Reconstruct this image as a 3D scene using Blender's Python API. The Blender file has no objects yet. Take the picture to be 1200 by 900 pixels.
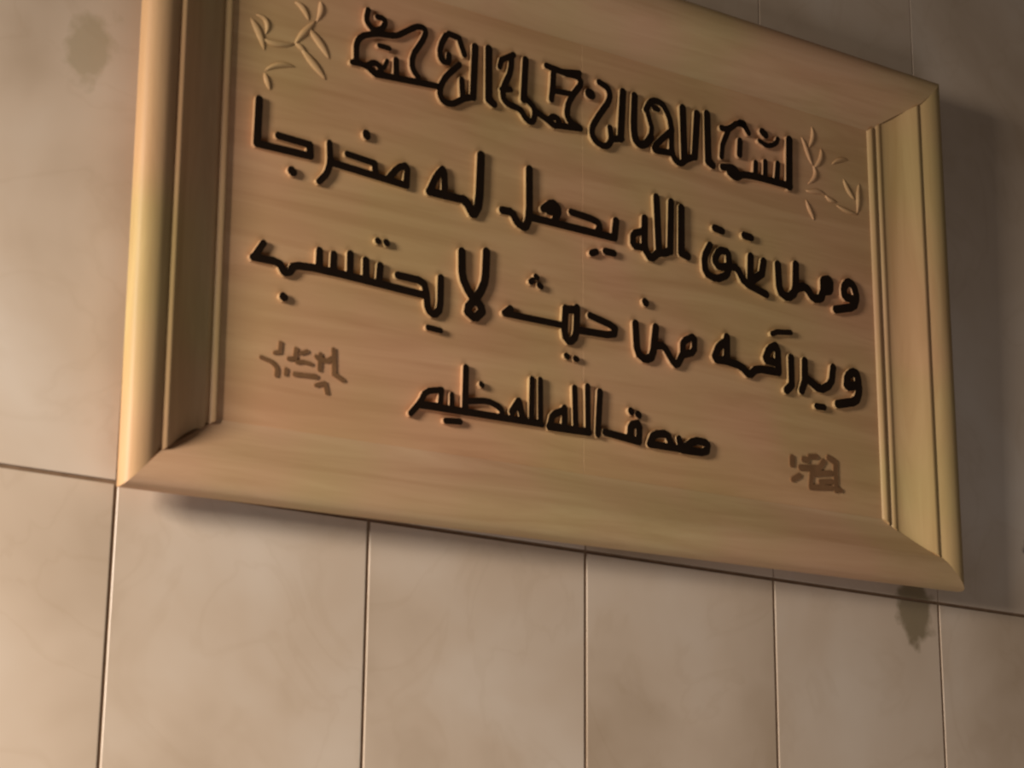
import bpy, bmesh, math, random
from mathutils import Matrix, Vector
from mathutils.geometry import tessellate_polygon
random.seed(7)
S = bpy.context.scene
COL = S.collection

# ------------------------------------------------------------------ camera
cam = bpy.data.cameras.new('camera')
cam.sensor_width = 36.0
cam.lens = 36.0 * 2362.0 / 1200.0
cam.dof.use_dof = True
cam.dof.focus_distance = 6.0
cam.dof.aperture_fstop = 22.0
cam.clip_start = 0.02
co = bpy.data.objects.new('camera', cam)
COL.objects.link(co)
BASE = 1.9                                   # height of the tile joint below the plaque
def W3(x, y, z=0.0):                         # along the wall, up from the joint, out of the wall
    return Vector((x, -z, y + BASE))
_r = Vector((0.81157398, -0.58417738, 0.00919049))
_u = Vector((-0.16299901, -0.21128606, 0.96373727))
_b = Vector((-0.56105169, -0.78364213, -0.2666946))
m = Matrix((_r, _u, _b)).transposed().to_4x4()
m.translation = W3(-0.6963, -0.3703, 1.5442)
co.matrix_world = m
S.camera = co

# ------------------------------------------------------------------ light
S.view_settings.view_transform = 'Standard'
S.view_settings.look = 'None'
S.view_settings.gamma = 1.0
S.view_settings.use_curve_mapping = False
S.view_settings.exposure = 0.0
wd = bpy.data.worlds.new('room_light'); S.world = wd; wd.use_nodes = True
bg = wd.node_tree.nodes['Background']
bg.inputs[0].default_value = (1.0, 0.80, 0.62, 1); bg.inputs[1].default_value = 0.03
def area(name, loc, target, sx, sy, power, color):
    l = bpy.data.lights.new(name, 'AREA'); l.shape = 'RECTANGLE'; l.size = sx; l.size_y = sy
    l.energy = power; l.color = color
    o = bpy.data.objects.new(name, l); COL.objects.link(o)
    o.location = loc; o.rotation_euler = (Vector(target) - Vector(loc)).to_track_quat('-Z', 'Y').to_euler()
    return o
area('window_light', W3(*(-1.8, 0.3, 0.7)), W3(*(0.65, -1.0, 0.0)), 0.4, 0.5, 26.0, (1.0, 0.935, 0.85)).data.spread = math.radians(90)

area('room_fill', W3(*(0.25, -1.85, 1.45)), W3(0.3, -0.1, 0.0), 1.6, 1.2, 13.5, (1.0, 0.97, 0.98))

# ------------------------------------------------------------------ materials
def nodes(name, rough=0.5, spec=0.3):
    mt = bpy.data.materials.new(name); mt.use_nodes = True
    nt = mt.node_tree; b = nt.nodes['Principled BSDF']
    b.inputs['Roughness'].default_value = rough
    b.inputs['Specular IOR Level'].default_value = spec
    return mt, nt, b
def N(nt, t, **k):
    n = nt.nodes.new(t)
    for a, v in k.items():
        if a.startswith('i_'): n.inputs[a[2:]].default_value = v
        else: setattr(n, a, v)
    return n
def ramp(nt, fac, stops):
    n = nt.nodes.new('ShaderNodeValToRGB'); e = n.color_ramp.elements
    while len(e) < len(stops): e.new(0.5)
    for el, (p, c) in zip(e, stops): el.position = p; el.color = (*c, 1)
    nt.links.new(fac, n.inputs[0]); return n.outputs[0]
def mix(nt, fac, a, b, mode='MIX'):
    n = nt.nodes.new('ShaderNodeMix'); n.data_type = 'RGBA'; n.blend_type = mode
    for sock, v in ((n.inputs[0], fac), (n.inputs[6], a), (n.inputs[7], b)):
        if hasattr(v, 'is_linked'): nt.links.new(v, sock)
        elif isinstance(v, (int, float)): sock.default_value = v
        else: sock.default_value = (*v, 1)
    return n.outputs[2]

def wood(name, along_x, light=(1, 1, 1)):
    mt, nt, b = nodes(name, 0.5, 0.25)
    tc = N(nt, 'ShaderNodeTexCoord')
    mp = N(nt, 'ShaderNodeMapping')
    mp.inputs['Scale'].default_value = (2.2, 26, 26) if along_x else (26, 2.2, 26)
    nt.links.new(tc.outputs['Object'], mp.inputs[0])
    g = N(nt, 'ShaderNodeTexNoise', i_Scale=1.6, i_Detail=5.0, i_Roughness=0.6, i_Distortion=0.7)
    nt.links.new(mp.outputs[0], g.inputs['Vector'])
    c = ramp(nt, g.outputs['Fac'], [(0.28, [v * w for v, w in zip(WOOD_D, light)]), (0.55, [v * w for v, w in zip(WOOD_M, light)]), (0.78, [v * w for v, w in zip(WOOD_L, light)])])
    big = N(nt, 'ShaderNodeTexNoise', i_Scale=5.0, i_Detail=2.0)
    nt.links.new(tc.outputs['Object'], big.inputs['Vector'])
    tint = ramp(nt, big.outputs['Fac'], [(0.38, (0.93, 0.98, 0.84)), (0.62, (1.04, 0.95, 0.96))])
    nt.links.new(mix(nt, 1.0, c, tint, 'MULTIPLY'), b.inputs['Base Color'])
    bp = N(nt, 'ShaderNodeBump', i_Strength=0.12, i_Distance=0.001)
    nt.links.new(g.outputs['Fac'], bp.inputs['Height']); nt.links.new(bp.outputs[0], b.inputs['Normal'])
    return mt
WOOD_D, WOOD_M, WOOD_L = (0.49, 0.275, 0.135), (0.58, 0.345, 0.18), (0.64, 0.40, 0.215)
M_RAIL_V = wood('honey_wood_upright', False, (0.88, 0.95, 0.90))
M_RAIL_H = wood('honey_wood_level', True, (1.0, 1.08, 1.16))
M_BOARD = wood('honey_wood_board', True)
M_CUT = wood('cut_wood_edge', True, (0.95, 1.0, 1.0))
def plain(name, col, rough, spec=0.3, var=0.15):
    mt, nt, b = nodes(name, rough, spec)
    tc = N(nt, 'ShaderNodeTexCoord'); n = N(nt, 'ShaderNodeTexNoise', i_Scale=60.0, i_Detail=3.0)
    nt.links.new(tc.outputs['Object'], n.inputs['Vector'])
    c = ramp(nt, n.outputs['Fac'], [(0.3, [v * (1 - var) for v in col]), (0.7, [v * (1 + var) for v in col])])
    nt.links.new(c, b.inputs['Base Color']); return mt
M_BLACK = plain('black_brown_paint', (0.012, 0.006, 0.003), 0.45, 0.25)
M_BURNT = plain('burnt_wood', (0.21, 0.105, 0.046), 0.7, 0.1)
M_GROUT = plain('brown_grout', (0.22, 0.135, 0.08), 0.9, 0.1)

def marble():
    mt, nt, b = nodes('beige_marble', 0.32, 0.4)
    tc = N(nt, 'ShaderNodeTexCoord'); P = tc.outputs['Object']
    at = N(nt, 'ShaderNodeAttribute', attribute_name='tile_shift')
    ad = N(nt, 'ShaderNodeVectorMath', operation='ADD')
    nt.links.new(P, ad.inputs[0]); nt.links.new(at.outputs['Vector'], ad.inputs[1])
    n1 = N(nt, 'ShaderNodeTexNoise', i_Scale=4.0, i_Detail=4.0, i_Roughness=0.5, i_Distortion=0.3)
    nt.links.new(ad.outputs[0], n1.inputs['Vector'])
    c = ramp(nt, n1.outputs['Fac'], [(0.30, (0.50, 0.36, 0.245)), (0.5, (0.63, 0.475, 0.345)), (0.72, (0.72, 0.58, 0.455))])
    n2 = N(nt, 'ShaderNodeTexNoise', i_Scale=5.5, i_Detail=4.0, i_Distortion=1.6)
    nt.links.new(ad.outputs[0], n2.inputs['Vector'])
    v = ramp(nt, n2.outputs['Fac'], [(0.47, (1, 1, 1)), (0.5, (0.84, 0.80, 0.74)), (0.53, (1, 1, 1))])
    c = mix(nt, 0.22, c, v, 'MULTIPLY')
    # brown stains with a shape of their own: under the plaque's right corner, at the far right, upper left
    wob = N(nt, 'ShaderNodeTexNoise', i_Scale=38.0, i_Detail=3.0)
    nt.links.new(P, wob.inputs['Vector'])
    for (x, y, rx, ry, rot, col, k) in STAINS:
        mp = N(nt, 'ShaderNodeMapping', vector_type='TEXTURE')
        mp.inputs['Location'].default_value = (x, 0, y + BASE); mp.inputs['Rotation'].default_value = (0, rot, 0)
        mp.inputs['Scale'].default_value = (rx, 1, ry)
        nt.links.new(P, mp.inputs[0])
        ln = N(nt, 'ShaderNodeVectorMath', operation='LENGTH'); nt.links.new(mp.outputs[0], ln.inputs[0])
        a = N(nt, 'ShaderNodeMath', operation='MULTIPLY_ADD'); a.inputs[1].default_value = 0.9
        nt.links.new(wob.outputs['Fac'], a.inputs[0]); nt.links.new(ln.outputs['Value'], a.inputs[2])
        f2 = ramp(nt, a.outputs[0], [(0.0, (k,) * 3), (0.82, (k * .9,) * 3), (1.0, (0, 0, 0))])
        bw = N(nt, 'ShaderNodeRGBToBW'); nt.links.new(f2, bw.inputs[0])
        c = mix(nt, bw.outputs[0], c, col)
    nt.links.new(c, b.inputs['Base Color'])
    return mt
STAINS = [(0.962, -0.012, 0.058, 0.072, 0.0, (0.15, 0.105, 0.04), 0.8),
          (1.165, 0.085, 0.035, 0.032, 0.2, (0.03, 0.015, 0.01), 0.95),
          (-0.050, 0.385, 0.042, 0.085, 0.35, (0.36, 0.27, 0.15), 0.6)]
M_MARBLE = marble()

# ------------------------------------------------------------------ mesh helpers
def obj(name, bm, mats, parent=None):
    me = bpy.data.meshes.new(name)
    bm.normal_update(); bm.to_mesh(me); bm.free()
    for mt in mats: me.materials.append(mt)
    o = bpy.data.objects.new(name, me); COL.objects.link(o)
    if parent: o.parent = parent
    return o
def prism(bm, loops, z0, z1, top_mat=0, side_mat=0, bev=0.0):
    """polygon with holes (outer loop first, coordinates in tenths of a millimetre) raised from z0 to z1"""
    pts = [[Vector((x * 1e-4, y * 1e-4, 0)) for x, y in lp] for lp in loops]
    flat = [p for lp in pts for p in lp]
    tv = [bm.verts.new((p.x, p.y, z1)) for p in flat]
    bv = [bm.verts.new((p.x, p.y, z0)) for p in flat]
    for t in tessellate_polygon(pts):
        a, b, c = (flat[i] for i in t)
        s = (b.x - a.x) * (c.y - a.y) - (b.y - a.y) * (c.x - a.x)
        if abs(s) < 1e-14: continue
        q = t if s > 0 else t[::-1]
        for vs, rev, mi in ((tv, False, top_mat), (bv, True, side_mat)):
            try:
                f = bm.faces.new([vs[i] for i in (q[::-1] if rev else q)]); f.material_index = mi
            except ValueError: pass
    k = 0
    for li, lp in enumerate(pts):
        n = len(lp)
        ar = sum(lp[i].x * lp[(i + 1) % n].y - lp[(i + 1) % n].x * lp[i].y for i in range(n))
        fl = (ar > 0) == (li == 0)
        for i in range(n):
            a, b = k + i, k + (i + 1) % n
            vs = [bv[a], bv[b], tv[b], tv[a]]
            f = bm.faces.new(vs if fl else vs[::-1]); f.material_index = side_mat
        k += n

# ------------------------------------------------------------------ wall of marble tiles
TW, TH, G, D = 0.25, 0.82, 0.0038, 0.009
def build_wall():
    bm = bmesh.new()
    lay = bm.verts.layers.float_vector.new('tile_shift')
    x0, x1, y0, y1 = -3.0, 4.0, -BASE, 1.4
    def quad(ps, mi, sh=(0, 0, 0)):
        vs = [bm.verts.new(W3(*p)) for p in ps]
        for v in vs: v[lay] = sh
        f = bm.faces.new(vs); f.material_index = mi
    z = -0.0014
    quad([(x0, y0, z), (x1, y0, z), (x1, y1, z), (x0, y1, z)], 1)
    quad([(x1, y0, -.12), (x0, y0, -.12), (x0, y1, -.12), (x1, y1, -.12)], 1)
    for a, b in (((x0, y0), (x1, y0)), ((x1, y0), (x1, y1)), ((x1, y1), (x0, y1)), ((x0, y1), (x0, y0))):
        quad([(*a, -.12), (*b, -.12), (*b, z), (*a, z)], 1)
    rows = [y0, -TH * 2, -TH, 0.0, TH, y1]
    for r in range(len(rows) - 1):
        for k in range(int(round((x1 - x0) / TW))):
            g = G if r < 3 else 0.0014        # the upper courses are laid tighter
            a0, a1 = x0 + k * TW + g / 2, x0 + (k + 1) * TW - g / 2
            b0, b1 = rows[r] + G / 2, rows[r + 1] - G / 2
            e = 0.0003
            sh = (random.uniform(-9, 9), random.uniform(-9, 9), random.uniform(-9, 9))
            lo = [(a0, b0, -D), (a1, b0, -D), (a1, b1, -D), (a0, b1, -D)]
            md = [(x, y, -e) for x, y, _ in lo]
            tp = [(a0 + e, b0 + e, 0), (a1 - e, b0 + e, 0), (a1 - e, b1 - e, 0), (a0 + e, b1 - e, 0)]
            R = [[bm.verts.new(W3(*p)) for p in q] for q in (lo, md, tp)]
            for q in R:
                for v in q: v[lay] = sh
            for s in range(2):
                for i in range(4):
                    j = (i + 1) % 4
                    bm.faces.new((R[s][i], R[s][j], R[s + 1][j], R[s + 1][i]))
            bm.faces.new(R[2])
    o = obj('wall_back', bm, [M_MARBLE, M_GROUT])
    o['kind'] = 'structure'
build_wall()

# ------------------------------------------------------------------ the plaque
PW, PH = 1.0193, 0.6050
IN_S, IN_T, GR = 0.0989, 0.0743, 0.0332       # width of the side rails, of the level rails, and of the outer bead
PANEL = 0.0044
root = bpy.data.objects.new('wall_plaque', None); COL.objects.link(root)
root.empty_display_size = 0.1
root.location = W3(0.50066, 0.00150, 0.0002)
root.rotation_euler = (math.pi / 2 + 0.0179, -0.01948, 0.0)   # hangs a touch turned, its top leaning out
root['label'] = 'framed honey-coloured wooden plaque with raised black Arabic calligraphy on the marble tiled wall'
root['category'] = 'plaque'

BACK = [(.028, 0.0), (.028, .0205)]           # the rail's edge stands clear of the wall
BEAD = [(0, .0205), (0, .0275), (.0015, .0315), (.0045, .0340), (.0095, .0355), (.0145, .0358), (.0200, .0352), (.0250, .0336), (.0290, .0314), (.0315, .0294), (.0332, .0284)]
BEAD_PLAIN = BEAD[:7] + [(.0250, .0342), (.0290, .0328), (.0315, .0314), (.0332, .0306)]
SLOPE = [(0.008, 0.0272), (0.022, 0.0272), (0.035, 0.0292), (0.06, 0.0299), (0.1, 0.0299), (0.115, 0.0292), (0.125, 0.0288), (0.204, 0.024), (0.284, 0.0198), (0.363, 0.0162), (0.443, 0.0131), (0.522, 0.0107), (0.601, 0.0089), (0.681, 0.0080), (0.70, 0.0084), (0.74, 0.0092), (0.775, 0.0088), (0.80, 0.0070), (0.815, 0.0048), (0.845, 0.0046), (0.86, 0.0062), (0.885, 0.0082), (0.925, 0.0088), (0.96, 0.0080), (0.985, 0.0062), (1.0, 0.0048)]
SLOPE_PLAIN = [(0.03, 0.0298), (0.111, 0.0267), (0.192, 0.0238), (0.273, 0.021), (0.353, 0.0184), (0.434, 0.0159), (0.515, 0.0136), (0.596, 0.0115), (0.677, 0.0096), (0.758, 0.0079), (0.838, 0.0065), (0.919, 0.0054), (1.0, 0.0048)]       # the level rails are a plain cove
def rail(side):
    up = side in ('left', 'right')
    prof = [(u, u, h) for u, h in BACK + (BEAD if up else BEAD_PLAIN)] + [(GR + v * (IN_S - GR), GR + v * (IN_T - GR), h) for v, h in (SLOPE if up else SLOPE_PLAIN)]
    prof.append((IN_S, IN_T, 0.0))
    bm = bmesh.new(); A = []; B = []
    for us, ut, h in prof:
        x0, x1, y0, y1 = -PW / 2 + us, PW / 2 - us, ut, PH - ut
        a, b = {'left': ((x0, y1), (x0, y0)), 'right': ((x1, y0), (x1, y1)), 'bottom': ((x0, y0), (x1, y0)), 'top': ((x1, y1), (x0, y1))}[side]
        A.append(bm.verts.new((*a, h))); B.append(bm.verts.new((*b, h)))
    n = len(prof)
    for i in range(n):
        j = (i + 1) % n
        f = bm.faces.new((A[i], B[i], B[j], A[j])); f.smooth = 2 < i < n - 2
    bm.faces.new(A); bm.faces.new(B[::-1])
    bmesh.ops.recalc_face_normals(bm, faces=bm.faces)
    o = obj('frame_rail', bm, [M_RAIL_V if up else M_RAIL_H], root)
    md = o.data
    for e in md.edges: e.use_edge_sharp = False
    md.set_sharp_from_angle(angle=math.radians(38))
    return o
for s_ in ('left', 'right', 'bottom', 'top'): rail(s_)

def board(x0, x1):
    bm = bmesh.new(); y0, y1 = IN_T, PH - IN_T; e = 0.0004
    lo = [bm.verts.new((x, y, 0.0)) for x, y in ((x0, y0), (x1, y0), (x1, y1), (x0, y1))]
    md = [bm.verts.new((x, y, PANEL - e)) for x, y in ((x0, y0), (x1, y0), (x1, y1), (x0, y1))]
    tp = [bm.verts.new((x, y, PANEL)) for x, y in ((x0 + e, y0), (x1 - e, y0), (x1 - e, y1), (x0 + e, y1))]
    for a, b in ((lo, md), (md, tp)):
        for i in range(4): bm.faces.new((a[i], a[(i + 1) % 4], b[(i + 1) % 4], b[i]))
    bm.faces.new(tp); bm.faces.new(lo[::-1])
    obj('panel_board', bm, [M_BOARD], root)
SEAM = -0.0062
board(-PW / 2 + IN_S, SEAM); board(SEAM, PW / 2 - IN_S)

TOP = PANEL + 0.0040
def letter(name, loops_list, parent, z1=TOP, mats=None):
    bm = bmesh.new()
    for loops in loops_list: prism(bm, loops, PANEL - 0.0006, z1, 0, 1)
    return obj(name, bm, mats or [M_BLACK, M_CUT], parent)

# letter outlines on the board, tenths of a millimetre from the bottom centre of the plaque
WORDS = [
  ([[[[-3850,3315],[-3275,3315],[-3250,3326],[-3237,3355],[-3248,3470],[-3255,3488],[-3270,3501],[-3630,3518],[-3650,3505],[-3659,3480],[-3650,3456],[-3630,3443],[-3365,3430],[-3325,3428],[-3320,3395],[-3325,3393],[-3795,3393],[-3791,3790],[-3795,3805],[-3809,3820],[-3840,3826],[-3864,3810],[-3872,3785],[-3880,3350],[-3870,3328]]]],
   [[[[-3476,3120],[-3455,3115],[-3435,3120],[-3420,3133],[-3411,3150],[-3411,3170],[-3417,3185],[-3455,3214],[-3475,3216],[-3492,3210],[-3505,3199],[-3514,3180],[-3514,3160],[-3507,3145]]]]),
  ([[[[-3187,3095],[-3170,3095],[-3155,3102],[-3085,3180],[-3057,3230],[-3035,3303],[-2220,3253],[-2200,3257],[-2185,3270],[-2180,3285],[-2174,3455],[-2180,3475],[-2213,3520],[-2240,3523],[-2317,3490],[-2365,3449],[-2450,3342],[-2533,3350],[-2545,3450],[-2558,3465],[-2575,3471],[-2885,3498],[-2905,3489],[-2915,3470],[-2911,3445],[-2895,3431],[-2615,3404],[-2610,3400],[-2605,3354],[-3025,3378],[-3030,3380],[-3044,3545],[-3065,3564],[-3094,3560],[-3105,3549],[-3110,3530],[-3101,3380],[-3104,3325],[-3121,3260],[-3140,3224],[-3211,3140],[-3210,3114]],[[-2255,3330],[-2355,3337],[-2357,3340],[-2310,3401],[-2275,3430],[-2249,3440]]]],
   [[[[-2683,3650],[-2665,3649],[-2645,3658],[-2634,3670],[-2627,3690],[-2639,3735],[-2655,3750],[-2670,3755],[-2690,3754],[-2705,3746],[-2718,3730],[-2722,3715],[-2711,3670]]]]),
  ([[[[-1452,3115],[-1410,3122],[-1389,3135],[-1333,3235],[-1315,3370],[-1303,3805],[-1321,3830],[-1355,3839],[-1385,3826],[-1400,3800],[-1416,3380],[-1433,3260],[-1440,3247],[-1475,3289],[-1518,3325],[-1555,3337],[-1585,3329],[-1736,3330],[-1746,3520],[-1775,3572],[-1790,3582],[-1810,3584],[-1830,3575],[-1885,3510],[-1925,3446],[-1980,3325],[-1997,3300],[-1998,3270],[-1984,3250],[-1960,3240],[-1795,3239],[-1775,3235],[-1755,3239],[-1580,3239],[-1545,3215],[-1485,3128]],[[-1890,3329],[-1858,3405],[-1824,3460],[-1817,3330]]]],
   []),
  ([[[[-846,3105],[-810,3103],[-764,3135],[-725,3226],[335,3216],[355,3228],[367,3250],[392,3445],[382,3475],[355,3491],[325,3486],[306,3465],[284,3305],[280,3302],[165,3303],[170,3330],[163,3375],[125,3420],[110,3428],[25,3446],[-245,3466],[-266,3450],[-274,3425],[-265,3401],[-245,3387],[15,3364],[75,3352],[86,3340],[70,3304],[-215,3306],[-390,3308],[-354,3385],[-362,3445],[-372,3460],[-430,3506],[-455,3515],[-520,3502],[-619,3415],[-630,3395],[-625,3367],[-605,3349],[-585,3347],[-565,3355],[-535,3337],[-471,3335],[-485,3309],[-715,3311],[-719,3315],[-715,3375],[-717,3780],[-722,3795],[-737,3810],[-755,3817],[-775,3815],[-796,3800],[-806,3775],[-805,3375],[-814,3255],[-835,3196],[-860,3203],[-882,3220],[-929,3290],[-985,3319],[-1105,3314],[-1125,3300],[-1135,3275],[-1127,3245],[-1105,3229],[-1005,3230],[-990,3221],[-950,3160],[-914,3130]]]],
   [[[[14,3000],[40,3001],[115,3037],[124,3055],[122,3075],[113,3090],[96,3100],[70,3098],[10,3073],[-5,3061],[-13,3045],[-11,3025],[-2,3010]]],[[[200,3050],[315,3050],[335,3056],[350,3071],[356,3095],[345,3120],[325,3132],[205,3133],[181,3125],[166,3105],[165,3080],[178,3060]]]]),
  ([[[[780,3095],[830,3093],[850,3098],[921,3160],[945,3172],[985,3175],[1025,3186],[1070,3210],[1090,3214],[1106,3225],[1116,3245],[1139,3820],[1120,3845],[1095,3852],[1070,3845],[1051,3820],[1026,3290],[970,3265],[963,3270],[940,3775],[937,3830],[915,3858],[895,3864],[874,3860],[855,3845],[847,3825],[870,3236],[810,3185],[780,3220],[768,3290],[775,3560],[765,3584],[745,3597],[710,3595],[688,3570],[680,3441],[575,3399],[535,3350],[529,3335],[527,3245],[540,3217],[575,3188],[590,3182],[694,3185],[756,3110]],[[610,3264],[610,3316],[625,3333],[675,3352],[679,3270]]],[[[1296,3200],[1320,3198],[1340,3206],[1356,3225],[1361,3250],[1355,3270],[1340,3287],[1274,3305],[1283,3770],[1275,3796],[1250,3815],[1230,3818],[1208,3810],[1193,3795],[1186,3775],[1175,3260],[1181,3240],[1200,3222]]]],
   []),
  ([[[[2410,2980],[2440,2980],[2464,3000],[2470,3030],[2455,3056],[2435,3066],[2257,3110],[2395,3207],[2410,3225],[2447,3395],[2439,3420],[2415,3440],[2385,3441],[2360,3424],[2351,3405],[2323,3275],[2250,3223],[2256,3430],[2244,3450],[2220,3463],[2195,3461],[2175,3449],[2162,3420],[2145,3148],[2117,3165],[2062,3250],[2015,3284],[1995,3292],[1940,3293],[1929,3390],[1893,3435],[1875,3447],[1780,3448],[1758,3440],[1708,3405],[1657,3320],[1652,3305],[1651,3260],[1656,3240],[1710,3185],[1730,3176],[1780,3170],[1825,3180],[1800,3157],[1720,3123],[1675,3120],[1610,3139],[1598,3155],[1589,3240],[1599,3290],[1668,3410],[1672,3430],[1668,3450],[1650,3468],[1630,3474],[1610,3471],[1591,3455],[1519,3330],[1500,3250],[1510,3127],[1550,3071],[1565,3059],[1665,3031],[1745,3037],[1855,3086],[1901,3130],[1930,3201],[1975,3202],[1998,3185],[2057,3095],[2150,3043]],[[1775,3260],[1755,3265],[1741,3280],[1742,3290],[1775,3345],[1795,3358],[1820,3360],[1840,3360],[1844,3355],[1850,3280]]]],
   [[[[1795,3580],[1825,3585],[1844,3605],[1848,3630],[1836,3655],[1810,3668],[1710,3680],[1680,3677],[1661,3660],[1654,3635],[1665,3607],[1690,3593]]],[[[2136,3590],[2225,3585],[2256,3600],[2268,3625],[2261,3655],[2240,3672],[2205,3677],[2120,3682],[2100,3675],[2088,3665],[2078,3640],[2085,3612],[2105,3595]]]]),
  ([[[[2706,3000],[2770,3006],[2790,3012],[2871,3070],[2899,3125],[2985,3159],[3010,3152],[3080,3080],[3145,3051],[3235,3064],[3280,3091],[3298,3110],[3320,3166],[3400,3188],[3419,3205],[3444,3245],[3450,3345],[3438,3370],[3405,3403],[3380,3413],[3355,3413],[3280,3391],[3253,3370],[3238,3335],[3237,3230],[3205,3164],[3160,3156],[3140,3165],[3070,3238],[3045,3251],[2980,3265],[2919,3245],[2928,3460],[2917,3480],[2900,3492],[2875,3497],[2855,3491],[2836,3475],[2828,3455],[2813,3200],[2794,3145],[2745,3106],[2720,3104],[2684,3120],[2668,3165],[2656,3415],[2645,3431],[2625,3444],[2600,3446],[2580,3438],[2563,3420],[2557,3400],[2567,3140],[2596,3060],[2607,3045]]]],
   []),
  ([[[[3459,2985],[3480,2985],[3715,3047],[3795,3094],[3812,3115],[3848,3200],[3851,3265],[3816,3365],[3765,3420],[3700,3439],[3675,3437],[3626,3415],[3579,3360],[3568,3340],[3555,3285],[3563,3215],[3576,3190],[3620,3155],[3691,3150],[3675,3141],[3440,3076],[3422,3055],[3419,3025],[3432,3000]],[[3735,3250],[3660,3255],[3657,3285],[3662,3300],[3682,3325],[3695,3335],[3715,3329],[3725,3318],[3750,3255],[3745,3246]]]],
   []),
  ([[[[-1910,2030],[-1890,2027],[-1845,2037],[-1795,2088],[-1786,2105],[-1771,2190],[-1769,2445],[-1775,2465],[-1795,2481],[-1826,2480],[-1839,2470],[-1848,2455],[-1851,2195],[-1862,2135],[-1885,2110],[-1909,2125],[-1918,2145],[-1935,2280],[-1964,2370],[-1980,2385],[-2055,2414],[-2300,2420],[-2327,2405],[-2334,2390],[-2334,2370],[-2321,2350],[-2300,2341],[-2070,2334],[-2030,2316],[-2019,2280],[-2025,2278],[-2460,2298],[-2453,2445],[-2465,2467],[-2490,2478],[-2515,2472],[-2531,2450],[-2541,2305],[-2545,2300],[-2605,2303],[-2612,2470],[-2625,2491],[-2650,2501],[-2675,2493],[-2689,2470],[-2687,2310],[-2780,2312],[-2783,2500],[-2794,2520],[-2815,2530],[-2845,2523],[-2860,2500],[-2860,2315],[-2960,2320],[-2959,2395],[-2958,2455],[-2965,2475],[-2985,2491],[-3015,2489],[-3030,2476],[-3036,2460],[-3040,2320],[-3110,2322],[-3113,2470],[-3130,2493],[-3160,2498],[-3180,2485],[-3189,2465],[-3191,2325],[-3370,2314],[-3435,2295],[-3455,2282],[-3480,2235],[-3495,2227],[-3528,2280],[-3545,2292],[-3620,2312],[-3755,2310],[-3758,2315],[-3700,2415],[-3701,2430],[-3710,2445],[-3725,2454],[-3740,2455],[-3764,2440],[-3845,2310],[-3872,2285],[-3873,2255],[-3850,2232],[-3625,2232],[-3585,2221],[-3550,2167],[-3520,2148],[-3500,2143],[-3440,2164],[-3413,2190],[-3392,2225],[-3360,2235],[-3215,2244],[-2940,2238],[-2005,2198],[-1997,2125],[-1975,2075],[-1960,2060]]]],
   [[[[-3518,1910],[-3485,1913],[-3470,1925],[-3463,1940],[-3463,1960],[-3470,1974],[-3500,1995],[-3520,1998],[-3535,1994],[-3550,1981],[-3557,1965],[-3557,1945],[-3550,1931]]],[[[-2530,2640],[-2505,2643],[-2488,2665],[-2490,2690],[-2515,2711],[-2545,2708],[-2561,2685],[-2555,2656]]],[[[-2433,2635],[-2404,2640],[-2387,2665],[-2395,2695],[-2420,2715],[-2450,2712],[-2464,2700],[-2469,2685],[-2461,2655]]],[[[-1852,1890],[-1800,1888],[-1785,1894],[-1773,1915],[-1780,1939],[-1800,1949],[-1905,1955],[-1950,1957],[-1969,1950],[-1980,1930],[-1972,1905],[-1955,1895]]]]),
  ([[[[-1442,2070],[-1380,2077],[-1362,2085],[-1290,2158],[-1279,2180],[-1279,2200],[-1296,2260],[-1344,2305],[-1297,2375],[-1255,2470],[-1240,2565],[-1231,2805],[-1236,2825],[-1255,2846],[-1280,2852],[-1305,2844],[-1323,2820],[-1334,2570],[-1346,2495],[-1385,2411],[-1420,2366],[-1456,2405],[-1500,2480],[-1517,2550],[-1521,2755],[-1528,2775],[-1550,2794],[-1575,2797],[-1600,2784],[-1614,2760],[-1610,2540],[-1590,2450],[-1532,2350],[-1481,2290],[-1529,2230],[-1543,2150],[-1525,2122]],[[-1425,2168],[-1443,2180],[-1442,2190],[-1410,2228],[-1405,2232],[-1400,2228],[-1377,2205],[-1410,2169]]]],
   []),
  ([[[[-291,2025],[-275,2021],[-240,2024],[-215,2034],[-157,2090],[-135,2157],[215,2169],[325,2193],[349,2215],[364,2290],[358,2310],[345,2323],[270,2360],[0,2415],[-25,2406],[-39,2385],[-38,2360],[-20,2340],[245,2283],[276,2265],[205,2249],[-125,2238],[-130,2245],[-124,2365],[-125,2445],[-145,2466],[-170,2470],[-185,2465],[-205,2447],[-280,2434],[-315,2441],[-340,2428],[-351,2405],[-361,2260],[-365,2252],[-950,2255],[-947,2280],[-952,2295],[-965,2309],[-985,2316],[-1010,2308],[-1091,2240],[-1096,2220],[-1090,2200],[-1075,2187],[-1055,2182],[-370,2179],[-352,2080]],[[-260,2109],[-275,2125],[-281,2170],[-270,2341],[-269,2345],[-225,2353],[-210,2355],[-217,2195],[-232,2135]]]],
   [[[[-742,2560],[-720,2566],[-692,2590],[-683,2605],[-689,2635],[-715,2650],[-740,2642],[-765,2620],[-774,2605],[-769,2575]]],[[[-676,2620],[-647,2625],[-632,2650],[-640,2677],[-670,2695],[-696,2690],[-711,2665],[-705,2639]]],[[[-621,2535],[-605,2536],[-590,2544],[-579,2570],[-590,2595],[-625,2612],[-645,2614],[-660,2607],[-670,2593],[-673,2575],[-660,2552]]],[[[-303,1870],[-285,1866],[-270,1871],[-252,1895],[-260,1925],[-287,1940],[-315,1940],[-328,1930],[-336,1915],[-330,1887]]],[[[-190,1860],[-155,1862],[-137,1885],[-136,1900],[-145,1917],[-175,1930],[-205,1929],[-225,1905],[-219,1875],[-205,1864]]]]),
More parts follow.
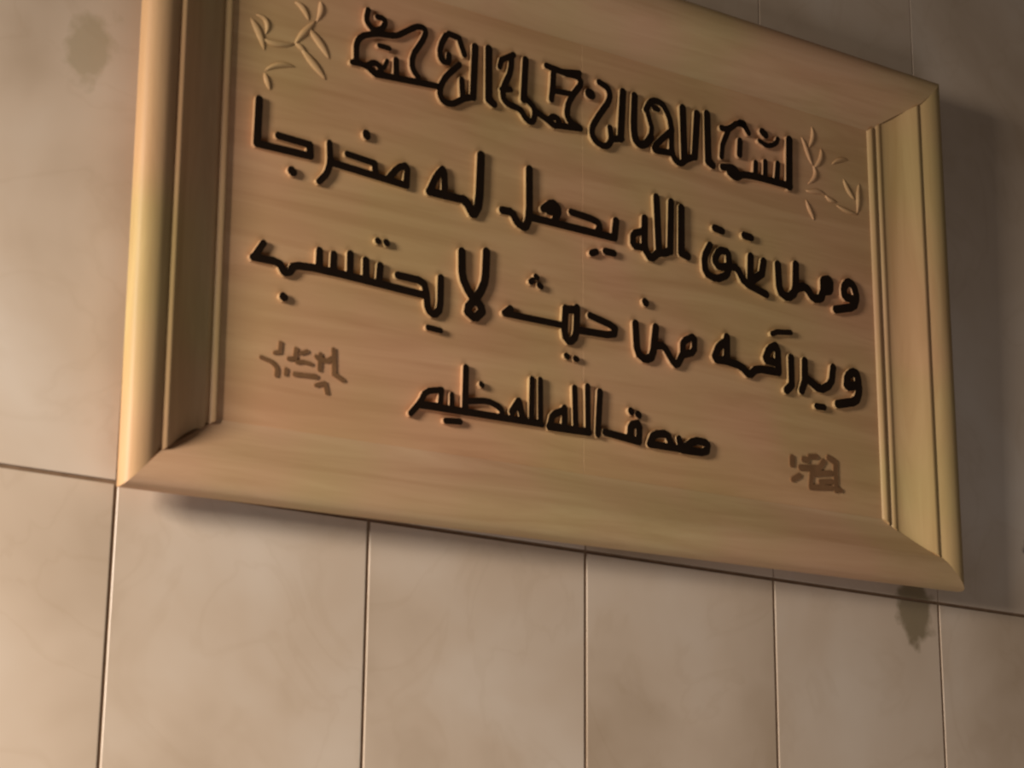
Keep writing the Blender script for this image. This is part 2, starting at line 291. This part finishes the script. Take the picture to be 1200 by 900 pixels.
  ([[[[685,1990],[750,1990],[822,2025],[838,2045],[869,2125],[875,2157],[935,2167],[958,2155],[1049,2040],[1100,2000],[1130,1995],[1175,2017],[1189,2030],[1242,2120],[1370,2166],[1418,2230],[1424,2350],[1421,2370],[1409,2385],[1370,2408],[1340,2410],[1230,2351],[1190,2299],[1183,2280],[1179,2180],[1125,2088],[1086,2125],[1007,2225],[950,2253],[890,2246],[887,2250],[907,2400],[892,2430],[860,2442],[835,2435],[816,2410],[779,2150],[760,2100],[725,2081],[705,2082],[670,2100],[650,2150],[634,2405],[625,2421],[610,2432],[575,2434],[554,2420],[544,2395],[559,2130],[595,2037]],[[1265,2215],[1265,2265],[1285,2289],[1340,2319],[1341,2260],[1325,2237]]]],
   [[[[722,2590],[740,2590],[760,2600],[776,2630],[767,2660],[735,2686],[715,2688],[700,2683],[685,2670],[677,2650],[685,2618],[705,2598]]]]),
  ([[[[2118,2045],[2185,2048],[2255,2108],[2320,2124],[2575,2129],[2595,2135],[2610,2147],[2621,2175],[2614,2425],[2580,2494],[2550,2512],[2525,2510],[2439,2470],[2392,2420],[2342,2315],[2348,2285],[2373,2250],[2390,2236],[2520,2229],[2524,2225],[2310,2216],[2245,2201],[2205,2188],[2154,2140],[2140,2137],[2075,2186],[2005,2211],[1880,2223],[1885,2455],[1874,2480],[1850,2495],[1830,2495],[1808,2485],[1795,2465],[1790,2433],[1712,2380],[1670,2330],[1617,2215],[1624,2185],[1660,2142],[1685,2134],[1815,2138],[1980,2122],[2030,2104],[2100,2052]],[[2510,2325],[2453,2330],[2471,2365],[2485,2381],[2500,2396],[2520,2400],[2522,2330],[2520,2325]],[[1725,2228],[1745,2275],[1785,2318],[1785,2248],[1770,2228]]]],
   [[[[2479,2565],[2505,2563],[2575,2594],[2780,2621],[2795,2632],[2802,2650],[2799,2665],[2785,2680],[2765,2684],[2550,2656],[2469,2615],[2462,2590],[2468,2575]]]]),
  ([[[[2673,1945],[2695,1946],[2713,1955],[2795,2027],[2808,2050],[2811,2370],[2799,2400],[2771,2415],[2750,2414],[2735,2407],[2724,2395],[2715,2375],[2714,2085],[2648,2025],[2635,2000],[2643,1965]]]],
   []),
  ([[[[2892,1975],[2920,1974],[2945,1990],[3000,2108],[3130,2042],[3220,2036],[3240,2040],[3350,2100],[3413,2185],[3445,2360],[3435,2385],[3415,2400],[3390,2403],[3365,2392],[3351,2370],[3331,2270],[3321,2220],[3290,2178],[3210,2134],[3155,2137],[3010,2213],[3015,2360],[3011,2380],[3000,2397],[2980,2408],[2960,2410],[2940,2403],[2927,2390],[2919,2370],[2909,2145],[2859,2025],[2867,1995]]]],
   [[[[3120,1840],[3240,1844],[3260,1850],[3275,1868],[3277,1890],[3266,1910],[3245,1920],[3120,1916],[3101,1910],[3086,1890],[3085,1870],[3097,1850]]]]),
  ([[[[3430,1900],[3460,1898],[3695,1953],[3775,1998],[3795,2022],[3831,2110],[3839,2185],[3823,2310],[3801,2360],[3790,2377],[3775,2388],[3710,2402],[3655,2385],[3630,2367],[3584,2330],[3556,2280],[3543,2175],[3563,2145],[3615,2121],[3635,2121],[3727,2145],[3728,2135],[3705,2080],[3655,2051],[3420,1994],[3402,1975],[3395,1945],[3405,1919]],[[3655,2235],[3665,2261],[3705,2292],[3715,2294],[3718,2290],[3724,2255]]]],
   []),
  ([[[[-2139,1035],[-2120,1034],[-2107,1040],[-2030,1125],[-590,1134],[-573,1150],[-568,1170],[-585,1205],[-589,1620],[-605,1640],[-625,1645],[-645,1637],[-657,1620],[-655,1210],[-690,1207],[-695,1210],[-687,1610],[-702,1635],[-730,1640],[-747,1630],[-756,1610],[-764,1280],[-765,1210],[-794,1210],[-846,1375],[-860,1393],[-880,1400],[-900,1397],[-915,1386],[-1000,1260],[-1004,1235],[-990,1210],[-995,1206],[-1045,1206],[-1061,1265],[-1110,1303],[-1215,1336],[-1305,1338],[-1475,1310],[-1470,1605],[-1485,1632],[-1515,1639],[-1535,1627],[-1544,1605],[-1553,1205],[-1633,1205],[-1636,1320],[-1644,1335],[-1655,1342],[-1680,1340],[-1695,1320],[-1695,1204],[-1760,1203],[-1763,1210],[-1751,1340],[-1761,1365],[-1785,1374],[-1935,1343],[-1999,1300],[-2039,1225],[-2070,1181],[-2155,1082],[-2158,1055]],[[-1475,1204],[-1475,1242],[-1300,1271],[-1225,1269],[-1147,1245],[-1120,1227],[-1116,1210],[-1120,1206]],[[-1975,1204],[-1950,1255],[-1915,1280],[-1820,1301],[-1825,1212]],[[-935,1207],[-938,1210],[-900,1264],[-891,1250],[-880,1208]]]],
   [[[[-1330,1425],[-1305,1424],[-1287,1445],[-1291,1470],[-1317,1495],[-1345,1493],[-1360,1470],[-1355,1450]]],[[[-1747,1020],[-1730,1017],[-1560,1030],[-1544,1040],[-1536,1060],[-1542,1080],[-1555,1091],[-1570,1095],[-1745,1080],[-1760,1068],[-1766,1050],[-1760,1031]]]]),
  ([[[[-531,1120],[-515,1116],[-20,1125],[10,1140],[19,1165],[15,1185],[4,1200],[0,1640],[-15,1663],[-45,1669],[-65,1655],[-72,1635],[-68,1210],[-150,1205],[-153,1235],[-163,1600],[-169,1615],[-180,1626],[-210,1630],[-229,1615],[-235,1595],[-224,1205],[-286,1205],[-287,1380],[-305,1405],[-335,1409],[-350,1400],[-365,1376],[-465,1329],[-513,1280],[-540,1190],[-551,1175],[-555,1160],[-549,1135]],[[-455,1204],[-445,1240],[-425,1261],[-365,1291],[-365,1208]]],[[[77,1125],[95,1123],[113,1130],[125,1143],[130,1160],[161,1600],[153,1625],[135,1639],[115,1640],[100,1635],[87,1620],[82,1605],[51,1165],[58,1140]]]],
   []),
  ([[[[578,1115],[630,1113],[650,1125],[660,1145],[668,1315],[640,1364],[625,1378],[595,1381],[525,1362],[506,1350],[472,1305],[460,1211],[385,1218],[170,1234],[150,1220],[141,1195],[148,1170],[165,1155]],[[550,1205],[556,1275],[580,1286],[577,1205],[570,1201]]]],
   [[[[516,1410],[545,1416],[558,1430],[563,1445],[562,1460],[549,1485],[525,1501],[493,1495],[481,1480],[477,1465],[478,1450],[492,1425]]],[[[614,1390],[635,1392],[649,1400],[662,1430],[650,1458],[615,1477],[595,1477],[580,1470],[568,1455],[564,1440],[575,1410]]]]),
  ([[[[1183,1100],[1455,1106],[1540,1132],[1555,1142],[1566,1160],[1581,1235],[1575,1260],[1562,1275],[1515,1304],[1390,1308],[1305,1282],[1210,1218],[1178,1280],[1160,1291],[1140,1292],[1124,1285],[1111,1270],[1110,1237],[1126,1190],[1090,1190],[1041,1290],[1020,1307],[955,1326],[840,1307],[780,1274],[766,1260],[718,1165],[716,1145],[720,1130],[735,1114],[755,1107],[1160,1109]],[[925,1190],[835,1190],[830,1195],[836,1205],[865,1223],[909,1230],[955,1237],[970,1232],[991,1195],[990,1190]],[[1335,1193],[1345,1202],[1400,1220],[1485,1217],[1480,1206],[1445,1194]]]],
   []),
  ([[[[-2607,4310],[-2585,4305],[-1885,4353],[-1867,4360],[-1855,4375],[-1856,4405],[-1865,4417],[-1880,4424],[-2070,4413],[-2077,4445],[-2128,4500],[-2142,4535],[-2143,4595],[-2124,4655],[-2033,4800],[-1998,4885],[-1993,4925],[-2010,4968],[-2035,4987],[-2075,4995],[-2110,4991],[-2150,4978],[-2190,4956],[-2350,4841],[-2375,4829],[-2455,4810],[-2503,4810],[-2480,4840],[-2469,4865],[-2463,4905],[-2470,4934],[-2485,4952],[-2525,4968],[-2590,4964],[-2610,4952],[-2616,4930],[-2605,4910],[-2585,4902],[-2530,4905],[-2528,4890],[-2545,4858],[-2583,4830],[-2605,4824],[-2630,4830],[-2655,4850],[-2671,4880],[-2672,4900],[-2656,4975],[-2660,4994],[-2675,5008],[-2690,5010],[-2705,5005],[-2717,4990],[-2735,4905],[-2732,4865],[-2721,4835],[-2700,4806],[-2656,4770],[-2745,4733],[-2795,4692],[-2826,4645],[-2844,4580],[-2841,4435],[-2875,4421],[-2884,4395],[-2875,4375],[-2855,4365],[-2755,4372],[-2700,4364]],[[-2495,4384],[-2496,4405],[-2481,4410],[-2472,4420],[-2440,4500],[-2438,4515],[-2445,4528],[-2465,4534],[-2480,4526],[-2515,4447],[-2555,4477],[-2585,4486],[-2610,4486],[-2650,4472],[-2700,4433],[-2770,4438],[-2774,4445],[-2778,4570],[-2766,4615],[-2745,4647],[-2705,4678],[-2605,4717],[-2550,4732],[-2405,4750],[-2355,4764],[-2315,4784],[-2210,4859],[-2120,4918],[-2080,4927],[-2065,4926],[-2060,4920],[-2063,4900],[-2093,4830],[-2181,4690],[-2209,4605],[-2209,4530],[-2198,4490],[-2180,4458],[-2134,4410],[-2320,4396],[-2327,4555],[-2340,4574],[-2365,4580],[-2385,4570],[-2394,4550],[-2391,4395],[-2395,4391]],[[-2600,4384],[-2628,4405],[-2605,4419],[-2590,4418],[-2565,4400],[-2580,4385]]],[[[-2481,4615],[-2440,4614],[-2425,4620],[-2414,4635],[-2415,4655],[-2435,4672],[-2510,4674],[-2570,4670],[-2584,4650],[-2580,4630],[-2560,4617]]]],
   []),
  ([[[[-1757,4205],[-1705,4209],[-1670,4221],[-1545,4303],[-1465,4336],[-1435,4337],[-1412,4360],[-1390,4920],[-1403,4950],[-1425,4962],[-1447,4960],[-1468,4945],[-1476,4925],[-1495,4400],[-1542,4385],[-1556,4540],[-1575,4561],[-1605,4561],[-1618,4550],[-1625,4530],[-1613,4345],[-1695,4288],[-1745,4275],[-1787,4285],[-1805,4305],[-1811,4325],[-1809,4375],[-1785,4438],[-1737,4510],[-1593,4660],[-1588,4685],[-1600,4707],[-1620,4715],[-1645,4707],[-1752,4600],[-1821,4515],[-1866,4430],[-1883,4350],[-1880,4310],[-1869,4275],[-1849,4245],[-1820,4221],[-1785,4208]]],[[[-1794,4630],[-1775,4630],[-1745,4640],[-1724,4660],[-1712,4690],[-1713,4760],[-1730,4784],[-1755,4788],[-1775,4775],[-1782,4760],[-1785,4701],[-1800,4702],[-1808,4710],[-1818,4750],[-1818,4780],[-1801,4840],[-1750,4940],[-1655,4930],[-1590,4780],[-1570,4767],[-1550,4768],[-1531,4785],[-1528,4810],[-1605,4988],[-1630,4999],[-1750,5011],[-1769,5005],[-1785,4984],[-1805,4979],[-1817,4965],[-1865,4870],[-1888,4785],[-1883,4710],[-1870,4675],[-1843,4645],[-1815,4632]]]],
   []),
  ([[[[-1213,4320],[-1190,4321],[-1173,4330],[-1159,4350],[-1157,4370],[-1170,4398],[-1215,4424],[-1218,4430],[-1222,4945],[-1233,4970],[-1258,4985],[-1275,4986],[-1295,4978],[-1307,4965],[-1314,4945],[-1310,4395],[-1304,4375],[-1291,4360]]]],
   []),
  ([[[[-761,4245],[-740,4244],[-700,4261],[-678,4290],[-660,4356],[-655,4357],[-560,4322],[-480,4280],[-445,4272],[-405,4282],[-105,4319],[-85,4331],[-75,4355],[-81,4375],[-105,4395],[-180,4412],[-220,4432],[-240,4455],[-245,4475],[-237,4555],[-210,4622],[-166,4695],[-102,4775],[-80,4810],[-67,4845],[-69,4890],[-98,4930],[-87,4950],[-86,4970],[-95,4987],[-115,4998],[-345,4957],[-550,4976],[-570,4967],[-581,4950],[-580,4925],[-565,4907],[-494,4895],[-502,4745],[-520,4585],[-517,4570],[-506,4555],[-490,4548],[-475,4548],[-451,4565],[-435,4657],[-269,4670],[-308,4580],[-321,4500],[-320,4465],[-310,4428],[-291,4395],[-270,4374],[-350,4364],[-358,4400],[-384,4425],[-420,4438],[-450,4441],[-490,4431],[-535,4390],[-665,4438],[-700,4490],[-738,4515],[-790,4545],[-769,4940],[-776,4960],[-790,4974],[-810,4979],[-830,4975],[-845,4962],[-852,4945],[-876,4495],[-870,4478],[-855,4463],[-830,4458],[-805,4470],[-755,4440],[-741,4425],[-733,4405],[-731,4375],[-737,4340],[-750,4317],[-788,4335],[-821,4380],[-855,4408],[-900,4426],[-1020,4443],[-1039,4455],[-1050,4472],[-1055,4519],[-980,4539],[-964,4560],[-965,4580],[-980,4598],[-1000,4601],[-1033,4595],[-983,4700],[-967,4750],[-956,4800],[-949,4920],[-932,4935],[-927,4950],[-935,4976],[-955,4987],[-975,4984],[-1130,4888],[-1140,4875],[-1166,4785],[-1162,4765],[-1150,4752],[-1135,4747],[-1115,4752],[-1101,4770],[-1080,4840],[-1030,4871],[-1025,4870],[-1029,4810],[-1050,4729],[-1099,4630],[-1120,4574],[-1134,4560],[-1140,4545],[-1129,4515],[-1128,4485],[-1117,4440],[-1092,4405],[-1045,4374],[-1000,4363],[-920,4355],[-893,4345],[-875,4330],[-841,4285],[-820,4268],[-785,4250]],[[-425,4722],[-429,4725],[-420,4888],[-330,4884],[-305,4876],[-200,4884],[-160,4879],[-141,4865],[-146,4845],[-226,4740]],[[-455,4350],[-463,4355],[-460,4363],[-435,4367],[-430,4360],[-438,4350],[-445,4346]]]],
   []),
  ([[[[161,4195],[205,4194],[245,4205],[281,4230],[305,4260],[325,4298],[400,4318],[435,4319],[471,4350],[475,4370],[468,4395],[503,4890],[498,4915],[478,4935],[450,4940],[425,4928],[411,4905],[372,4390],[333,4380],[310,4473],[290,4488],[265,4487],[250,4477],[241,4460],[256,4345],[250,4320],[230,4288],[210,4274],[175,4270],[125,4286],[99,4305],[82,4330],[77,4350],[78,4375],[87,4405],[155,4520],[276,4690],[305,4749],[317,4800],[315,4840],[301,4880],[275,4912],[240,4934],[150,4963],[120,4961],[107,4950],[101,4935],[104,4910],[118,4895],[205,4866],[225,4853],[238,4830],[241,4805],[233,4775],[211,4730],[93,4565],[34,4470],[15,4430],[3,4390],[1,4345],[10,4304],[29,4270],[50,4245],[90,4218]]]],
   [[[[18,4705],[45,4705],[67,4715],[84,4735],[90,4760],[85,4785],[71,4805],[55,4816],[23,4825],[-5,4827],[-30,4816],[-47,4795],[-53,4770],[-48,4745],[-33,4725],[-15,4714]]]]),
  ([[[[1205,4230],[1235,4229],[1270,4242],[1340,4298],[1425,4340],[1458,4345],[1480,4369],[1530,4885],[1527,4905],[1518,4920],[1495,4935],[1470,4936],[1449,4925],[1435,4905],[1389,4415],[1385,4408],[1340,4387],[1336,4395],[1326,4920],[1312,4945],[1285,4957],[1255,4952],[1235,4930],[1230,4910],[1240,4320],[1225,4307],[1200,4314],[1180,4330],[1166,4355],[1155,4400],[1151,4465],[1153,4590],[1159,4615],[1133,4745],[1093,4825],[1030,4903],[990,4927],[960,4936],[920,4940],[875,4936],[840,4924],[810,4904],[775,4865],[728,4775],[730,4749],[755,4726],[763,4705],[809,4580],[800,4515],[755,4448],[730,4422],[695,4405],[680,4408],[665,4419],[654,4450],[647,4505],[646,4595],[659,4895],[646,4920],[620,4933],[590,4928],[570,4906],[551,4600],[553,4505],[562,4425],[579,4375],[590,4360],[617,4335],[650,4317],[685,4310],[720,4313],[785,4345],[833,4395],[874,4465],[875,4485],[867,4505],[877,4585],[812,4770],[840,4821],[848,4795],[865,4782],[930,4778],[950,4784],[964,4810],[961,4825],[950,4838],[935,4844],[869,4850],[895,4860],[945,4859],[980,4842],[1030,4778],[1059,4720],[1074,4625],[951,4515],[861,4420],[835,4370],[839,4335],[860,4313],[885,4303],[915,4301],[1095,4318],[1125,4274],[1160,4247]],[[935,4381],[945,4397],[1005,4458],[1070,4517],[1074,4515],[1075,4395]]]],
   []),
  ([[[[1682,4300],[1700,4301],[1720,4311],[1734,4330],[1738,4350],[1733,4370],[1721,4385],[1676,4410],[1673,4925],[1660,4955],[1630,4971],[1610,4969],[1593,4960],[1581,4945],[1575,4925],[1578,4370],[1584,4350],[1600,4333]]]],
   []),
  ([[[[2000,4240],[2020,4238],[2057,4245],[2115,4281],[2165,4294],[2260,4304],[2395,4309],[2775,4306],[2795,4294],[2815,4290],[2835,4294],[2850,4303],[2870,4330],[2874,4345],[2868,4375],[2889,4900],[2882,4925],[2865,4942],[2845,4949],[2820,4946],[2797,4930],[2787,4905],[2766,4395],[2670,4395],[2681,4485],[2691,4585],[2675,4607],[2650,4614],[2629,4605],[2616,4585],[2590,4394],[2495,4395],[2500,4563],[2487,4585],[2465,4593],[2443,4585],[2430,4565],[2420,4395],[2349,4395],[2356,4520],[2345,4541],[2320,4550],[2300,4542],[2288,4525],[2275,4392],[2150,4380],[2075,4359],[2040,4402],[1990,4421],[1945,4421],[1815,4397],[1799,4385],[1789,4365],[1792,4340],[1805,4323],[1830,4314],[1885,4323],[1892,4295],[1905,4280],[1975,4245]]],[[[1810,4440],[1835,4441],[1853,4460],[1873,4605],[1964,4795],[2055,4866],[2080,4879],[2115,4887],[2150,4872],[2205,4808],[2220,4803],[2240,4807],[2258,4825],[2260,4850],[2209,4920],[2180,4944],[2150,4958],[2115,4963],[2080,4959],[2015,4930],[1950,4877],[1910,4853],[1885,4846],[1825,4846],[1800,4831],[1792,4805],[1805,4780],[1825,4771],[1872,4770],[1804,4620],[1786,4470],[1795,4450]]],[[[2071,4515],[2090,4514],[2105,4520],[2119,4535],[2124,4550],[2137,4725],[2125,4749],[2105,4759],[2075,4754],[2062,4740],[2056,4725],[2042,4550],[2050,4530]]]],
   [[[[2461,4830],[2485,4828],[2505,4837],[2520,4855],[2524,4880],[2509,4910],[2445,4946],[2420,4946],[2400,4935],[2387,4915],[2385,4895],[2400,4865]]],[[[2462,4725],[2490,4722],[2530,4726],[2565,4737],[2635,4775],[2675,4815],[2695,4875],[2680,4898],[2655,4900],[2637,4885],[2620,4845],[2575,4810],[2515,4786],[2465,4787],[2390,4814],[2365,4808],[2353,4785],[2365,4760]]],[[[2100,4880],[2165,4881],[2192,4900],[2200,4920],[2197,4945],[2185,4962],[2165,4973],[2100,4973],[2082,4965],[2070,4952],[2062,4930],[2065,4910],[2079,4890]]]]),
]
SIGNATURES = [
[[[[-2856,1260],[-2840,1262],[-2831,1270],[-2828,1285],[-2835,1299],[-2924,1340],[-2933,1555],[-2940,1570],[-2960,1576],[-2975,1567],[-2979,1555],[-2977,1495],[-3030,1457],[-3074,1465],[-3074,1495],[-3085,1508],[-3105,1507],[-3115,1490],[-3120,1471],[-3135,1481],[-3145,1482],[-3159,1465],[-3154,1450],[-3118,1420],[-3121,1345],[-3115,1328],[-3095,1323],[-3081,1335],[-3075,1417],[-3020,1414],[-2975,1439],[-2971,1325],[-2966,1310]]],[[[-3345,1360],[-3330,1358],[-3270,1371],[-3190,1361],[-3175,1368],[-3170,1380],[-3175,1393],[-3185,1400],[-3270,1410],[-3335,1398],[-3333,1445],[-3329,1505],[-3340,1519],[-3355,1520],[-3370,1505],[-3377,1425],[-3430,1415],[-3443,1400],[-3440,1384],[-3425,1375],[-3355,1385],[-3353,1370]]],[[[-3361,1240],[-3130,1250],[-3116,1260],[-3112,1275],[-3120,1290],[-3130,1295],[-3360,1285],[-3371,1280],[-3379,1265],[-3375,1249]]],[[[-3550,1205],[-3535,1207],[-3525,1220],[-3518,1280],[-3533,1315],[-3565,1346],[-3603,1365],[-3694,1385],[-3710,1384],[-3720,1375],[-3721,1360],[-3714,1350],[-3615,1326],[-3590,1314],[-3566,1290],[-3559,1275],[-3564,1220]]],[[[-3026,1120],[-3005,1120],[-2996,1135],[-3025,1240],[-3045,1245],[-3117,1220],[-3148,1205],[-3152,1190],[-3146,1180],[-3130,1174],[-3055,1200],[-3034,1130]]],[[[-3573,1410],[-3510,1423],[-3500,1431],[-3490,1530],[-3495,1543],[-3505,1549],[-3520,1547],[-3529,1535],[-3535,1460],[-3575,1446],[-3585,1437],[-3585,1420]]],[[[-3307,1450],[-3290,1448],[-3225,1478],[-3216,1495],[-3225,1512],[-3240,1514],[-3310,1481],[-3316,1465]]],[[[-3451,1230],[-3436,1235],[-3430,1245],[-3427,1300],[-3440,1313],[-3456,1310],[-3464,1295],[-3467,1245],[-3461,1235]]]],
[[[[3005,950],[3025,945],[3345,973],[3360,985],[3365,1000],[3361,1015],[3345,1029],[3224,1025],[3345,1043],[3365,1059],[3369,1050],[3368,980],[3385,956],[3410,953],[3435,967],[3490,964],[3507,975],[3512,995],[3500,1013],[3437,1025],[3443,1295],[3438,1315],[3420,1329],[3310,1368],[3284,1360],[3271,1335],[3275,1318],[3287,1305],[3374,1270],[3370,1179],[3360,1191],[3340,1196],[3187,1175],[3260,1270],[3261,1285],[3255,1300],[3230,1313],[3205,1304],[3145,1232],[2880,1205],[2855,1190],[2850,1175],[2851,1160],[2860,1147],[2875,1138],[3021,1150],[3014,1135],[2992,975],[2996,960]],[[3060,1008],[3057,1015],[3070,1093],[3350,1138],[3370,1155],[3371,1120],[3370,1090],[3365,1086],[3350,1100],[3335,1102],[3165,1076],[3150,1067],[3143,1050],[3146,1035],[3160,1019]]],[[[2930,1235],[3000,1233],[3020,1248],[3024,1275],[3030,1280],[3140,1296],[3153,1310],[3156,1325],[3145,1345],[3130,1352],[3010,1336],[2997,1325],[2990,1302],[2930,1305],[2915,1301],[2900,1285],[2898,1260],[2910,1242]]],[[[2744,1160],[2775,1160],[2789,1170],[2796,1185],[2800,1270],[2795,1285],[2780,1299],[2749,1300],[2735,1290],[2727,1275],[2723,1190],[2730,1171]]],[[[2746,1000],[2770,998],[2885,1060],[2894,1085],[2888,1100],[2875,1109],[2850,1107],[2740,1047],[2733,1035],[2731,1020]]]]]
SPRIGS = [[[[[-393.3,457.5],[-385.9,451.5],[-380.8,441.5],[-377.9,429.8]],0.00887],[[[-380.8,441.5],[-371.0,436.7],[-359.0,439.2],[-345.8,444.3]],0.0076],[[[-345.8,444.3],[-338.8,455.9],[-331.7,463.5],[-324.6,472.9]],0.0076],[[[-334.2,465.2],[-322.8,456.6],[-313.9,448.5],[-308.6,438.3]],0.0095],[[[-339.6,441.9],[-329.5,433.0],[-319.3,425.2],[-311.6,416.7]],0.0095],[[[-347.2,486.0],[-339.8,485.7],[-334.7,480.1],[-332.0,471.6]],0.0076],[[[-320.3,494.5],[-317.6,489.4],[-317.4,483.6],[-323.3,472.7]],0.0076],[[[-387.5,462.5],[-375.6,463.4],[-372.9,455.0],[-377.3,445.8]],0.00633],[[[-376.0,409.9],[-366.7,419.0],[-354.8,422.0],[-345.0,421.1]],0.00633],[[[-377.1,407.4],[-374.5,403.5],[-373.1,397.1],[-370.5,392.1]],0.00697],[[[-345.8,444.3],[-340.9,443.8],[-338.4,442.2],[-333.3,437.7]],0.00633]],[[[[306.1,499.3],[312.8,491.3],[314.8,478.2],[322.4,468.9]],0.00633],[[[322.4,468.9],[329.1,462.2],[327.0,453.6],[314.3,445.5]],0.00697],[[[310.4,436.6],[322.7,436.5],[331.8,442.5],[340.4,437.5]],0.00697],[[[340.4,437.5],[345.5,431.8],[350.8,432.9],[358.0,433.0]],0.00633],[[[322.6,515.4],[325.8,506.6],[323.6,497.8],[316.1,488.0]],0.00633],[[[335.8,492.4],[339.0,483.5],[333.1,472.6],[324.0,466.6]],0.00697],[[[309.9,425.8],[313.1,417.0],[318.1,411.3],[321.2,403.9]],0.00633],[[[370.3,462.9],[373.5,455.3],[380.2,445.8],[387.3,441.8]],0.00697],[[[395.7,462.8],[391.4,450.9],[394.4,437.7],[390.1,425.9]],0.00697],[[[357.8,428.9],[368.4,425.6],[379.1,423.7],[391.9,424.9]],0.00633],[[[353.0,477.0],[360.5,484.1],[369.7,487.5],[378.8,488.1]],0.0057]]]

for loops_list, dots in WORDS:
    w = letter('calligraphy_word', loops_list, root); w['label'] = 'raised black Arabic word'
    for dl in dots: letter('letter_dot', [dl], w)
for loops_list in SIGNATURES:
    letter('small_inscription', loops_list, root, PANEL + 0.0012, [M_BURNT, M_BURNT])['label'] = 'small burnt brown inscription'

# carved sprigs in the upper corners, same wood as the board: each leaf a lens-shaped ridge
def spine(P, t):
    a, b, c, d = P; u = 1 - t
    return a * u**3 + b * 3 * u * u * t + c * 3 * u * t * t + d * t**3
def sprig(curves):
    bm = bmesh.new()
    for pts, wd in curves:
        P = [Vector((x * 1e-3, y * 1e-3, 0)) for x, y in pts]
        ns = 10; rows = []
        for i in range(ns + 1):
            t = i / ns; c = spine(P, t); d = spine(P, min(1, t + .02)) - spine(P, max(0, t - .02))
            n = Vector((-d.y, d.x, 0)).normalized()
            hw = wd * (0.12 + 0.88 * math.sin(math.pi * min(1, t * 1.02)) ** 0.7 if t < .98 else .1) * 0.5
            hw = max(hw, wd * .06)
            k = hw / (wd * .5)
            rows.append([bm.verts.new((c + n * hw * s).to_tuple()[:2] + (PANEL - .0004 + z * (.3 + .7 * k),)) for s, z in ((-1, 0), (-.65, .0018), (0, .0027), (.65, .0018), (1, 0))])
        for a, b in zip(rows[:-1], rows[1:]):
            for i in range(4):
                bm.faces.new((a[i], b[i], b[i + 1], a[i + 1])).smooth = True
        for r in (rows[0], rows[-1]):
            bm.faces.new(r)
        for i in range(ns):
            bm.faces.new((rows[i][0], rows[i][4], rows[i + 1][4], rows[i + 1][0]))
    bmesh.ops.recalc_face_normals(bm, faces=bm.faces)
    o = obj('carved_sprig', bm, [M_BOARD], root)
    o['label'] = 'carved leaf sprig in the bare wood'
for c in SPRIGS: sprig(c)
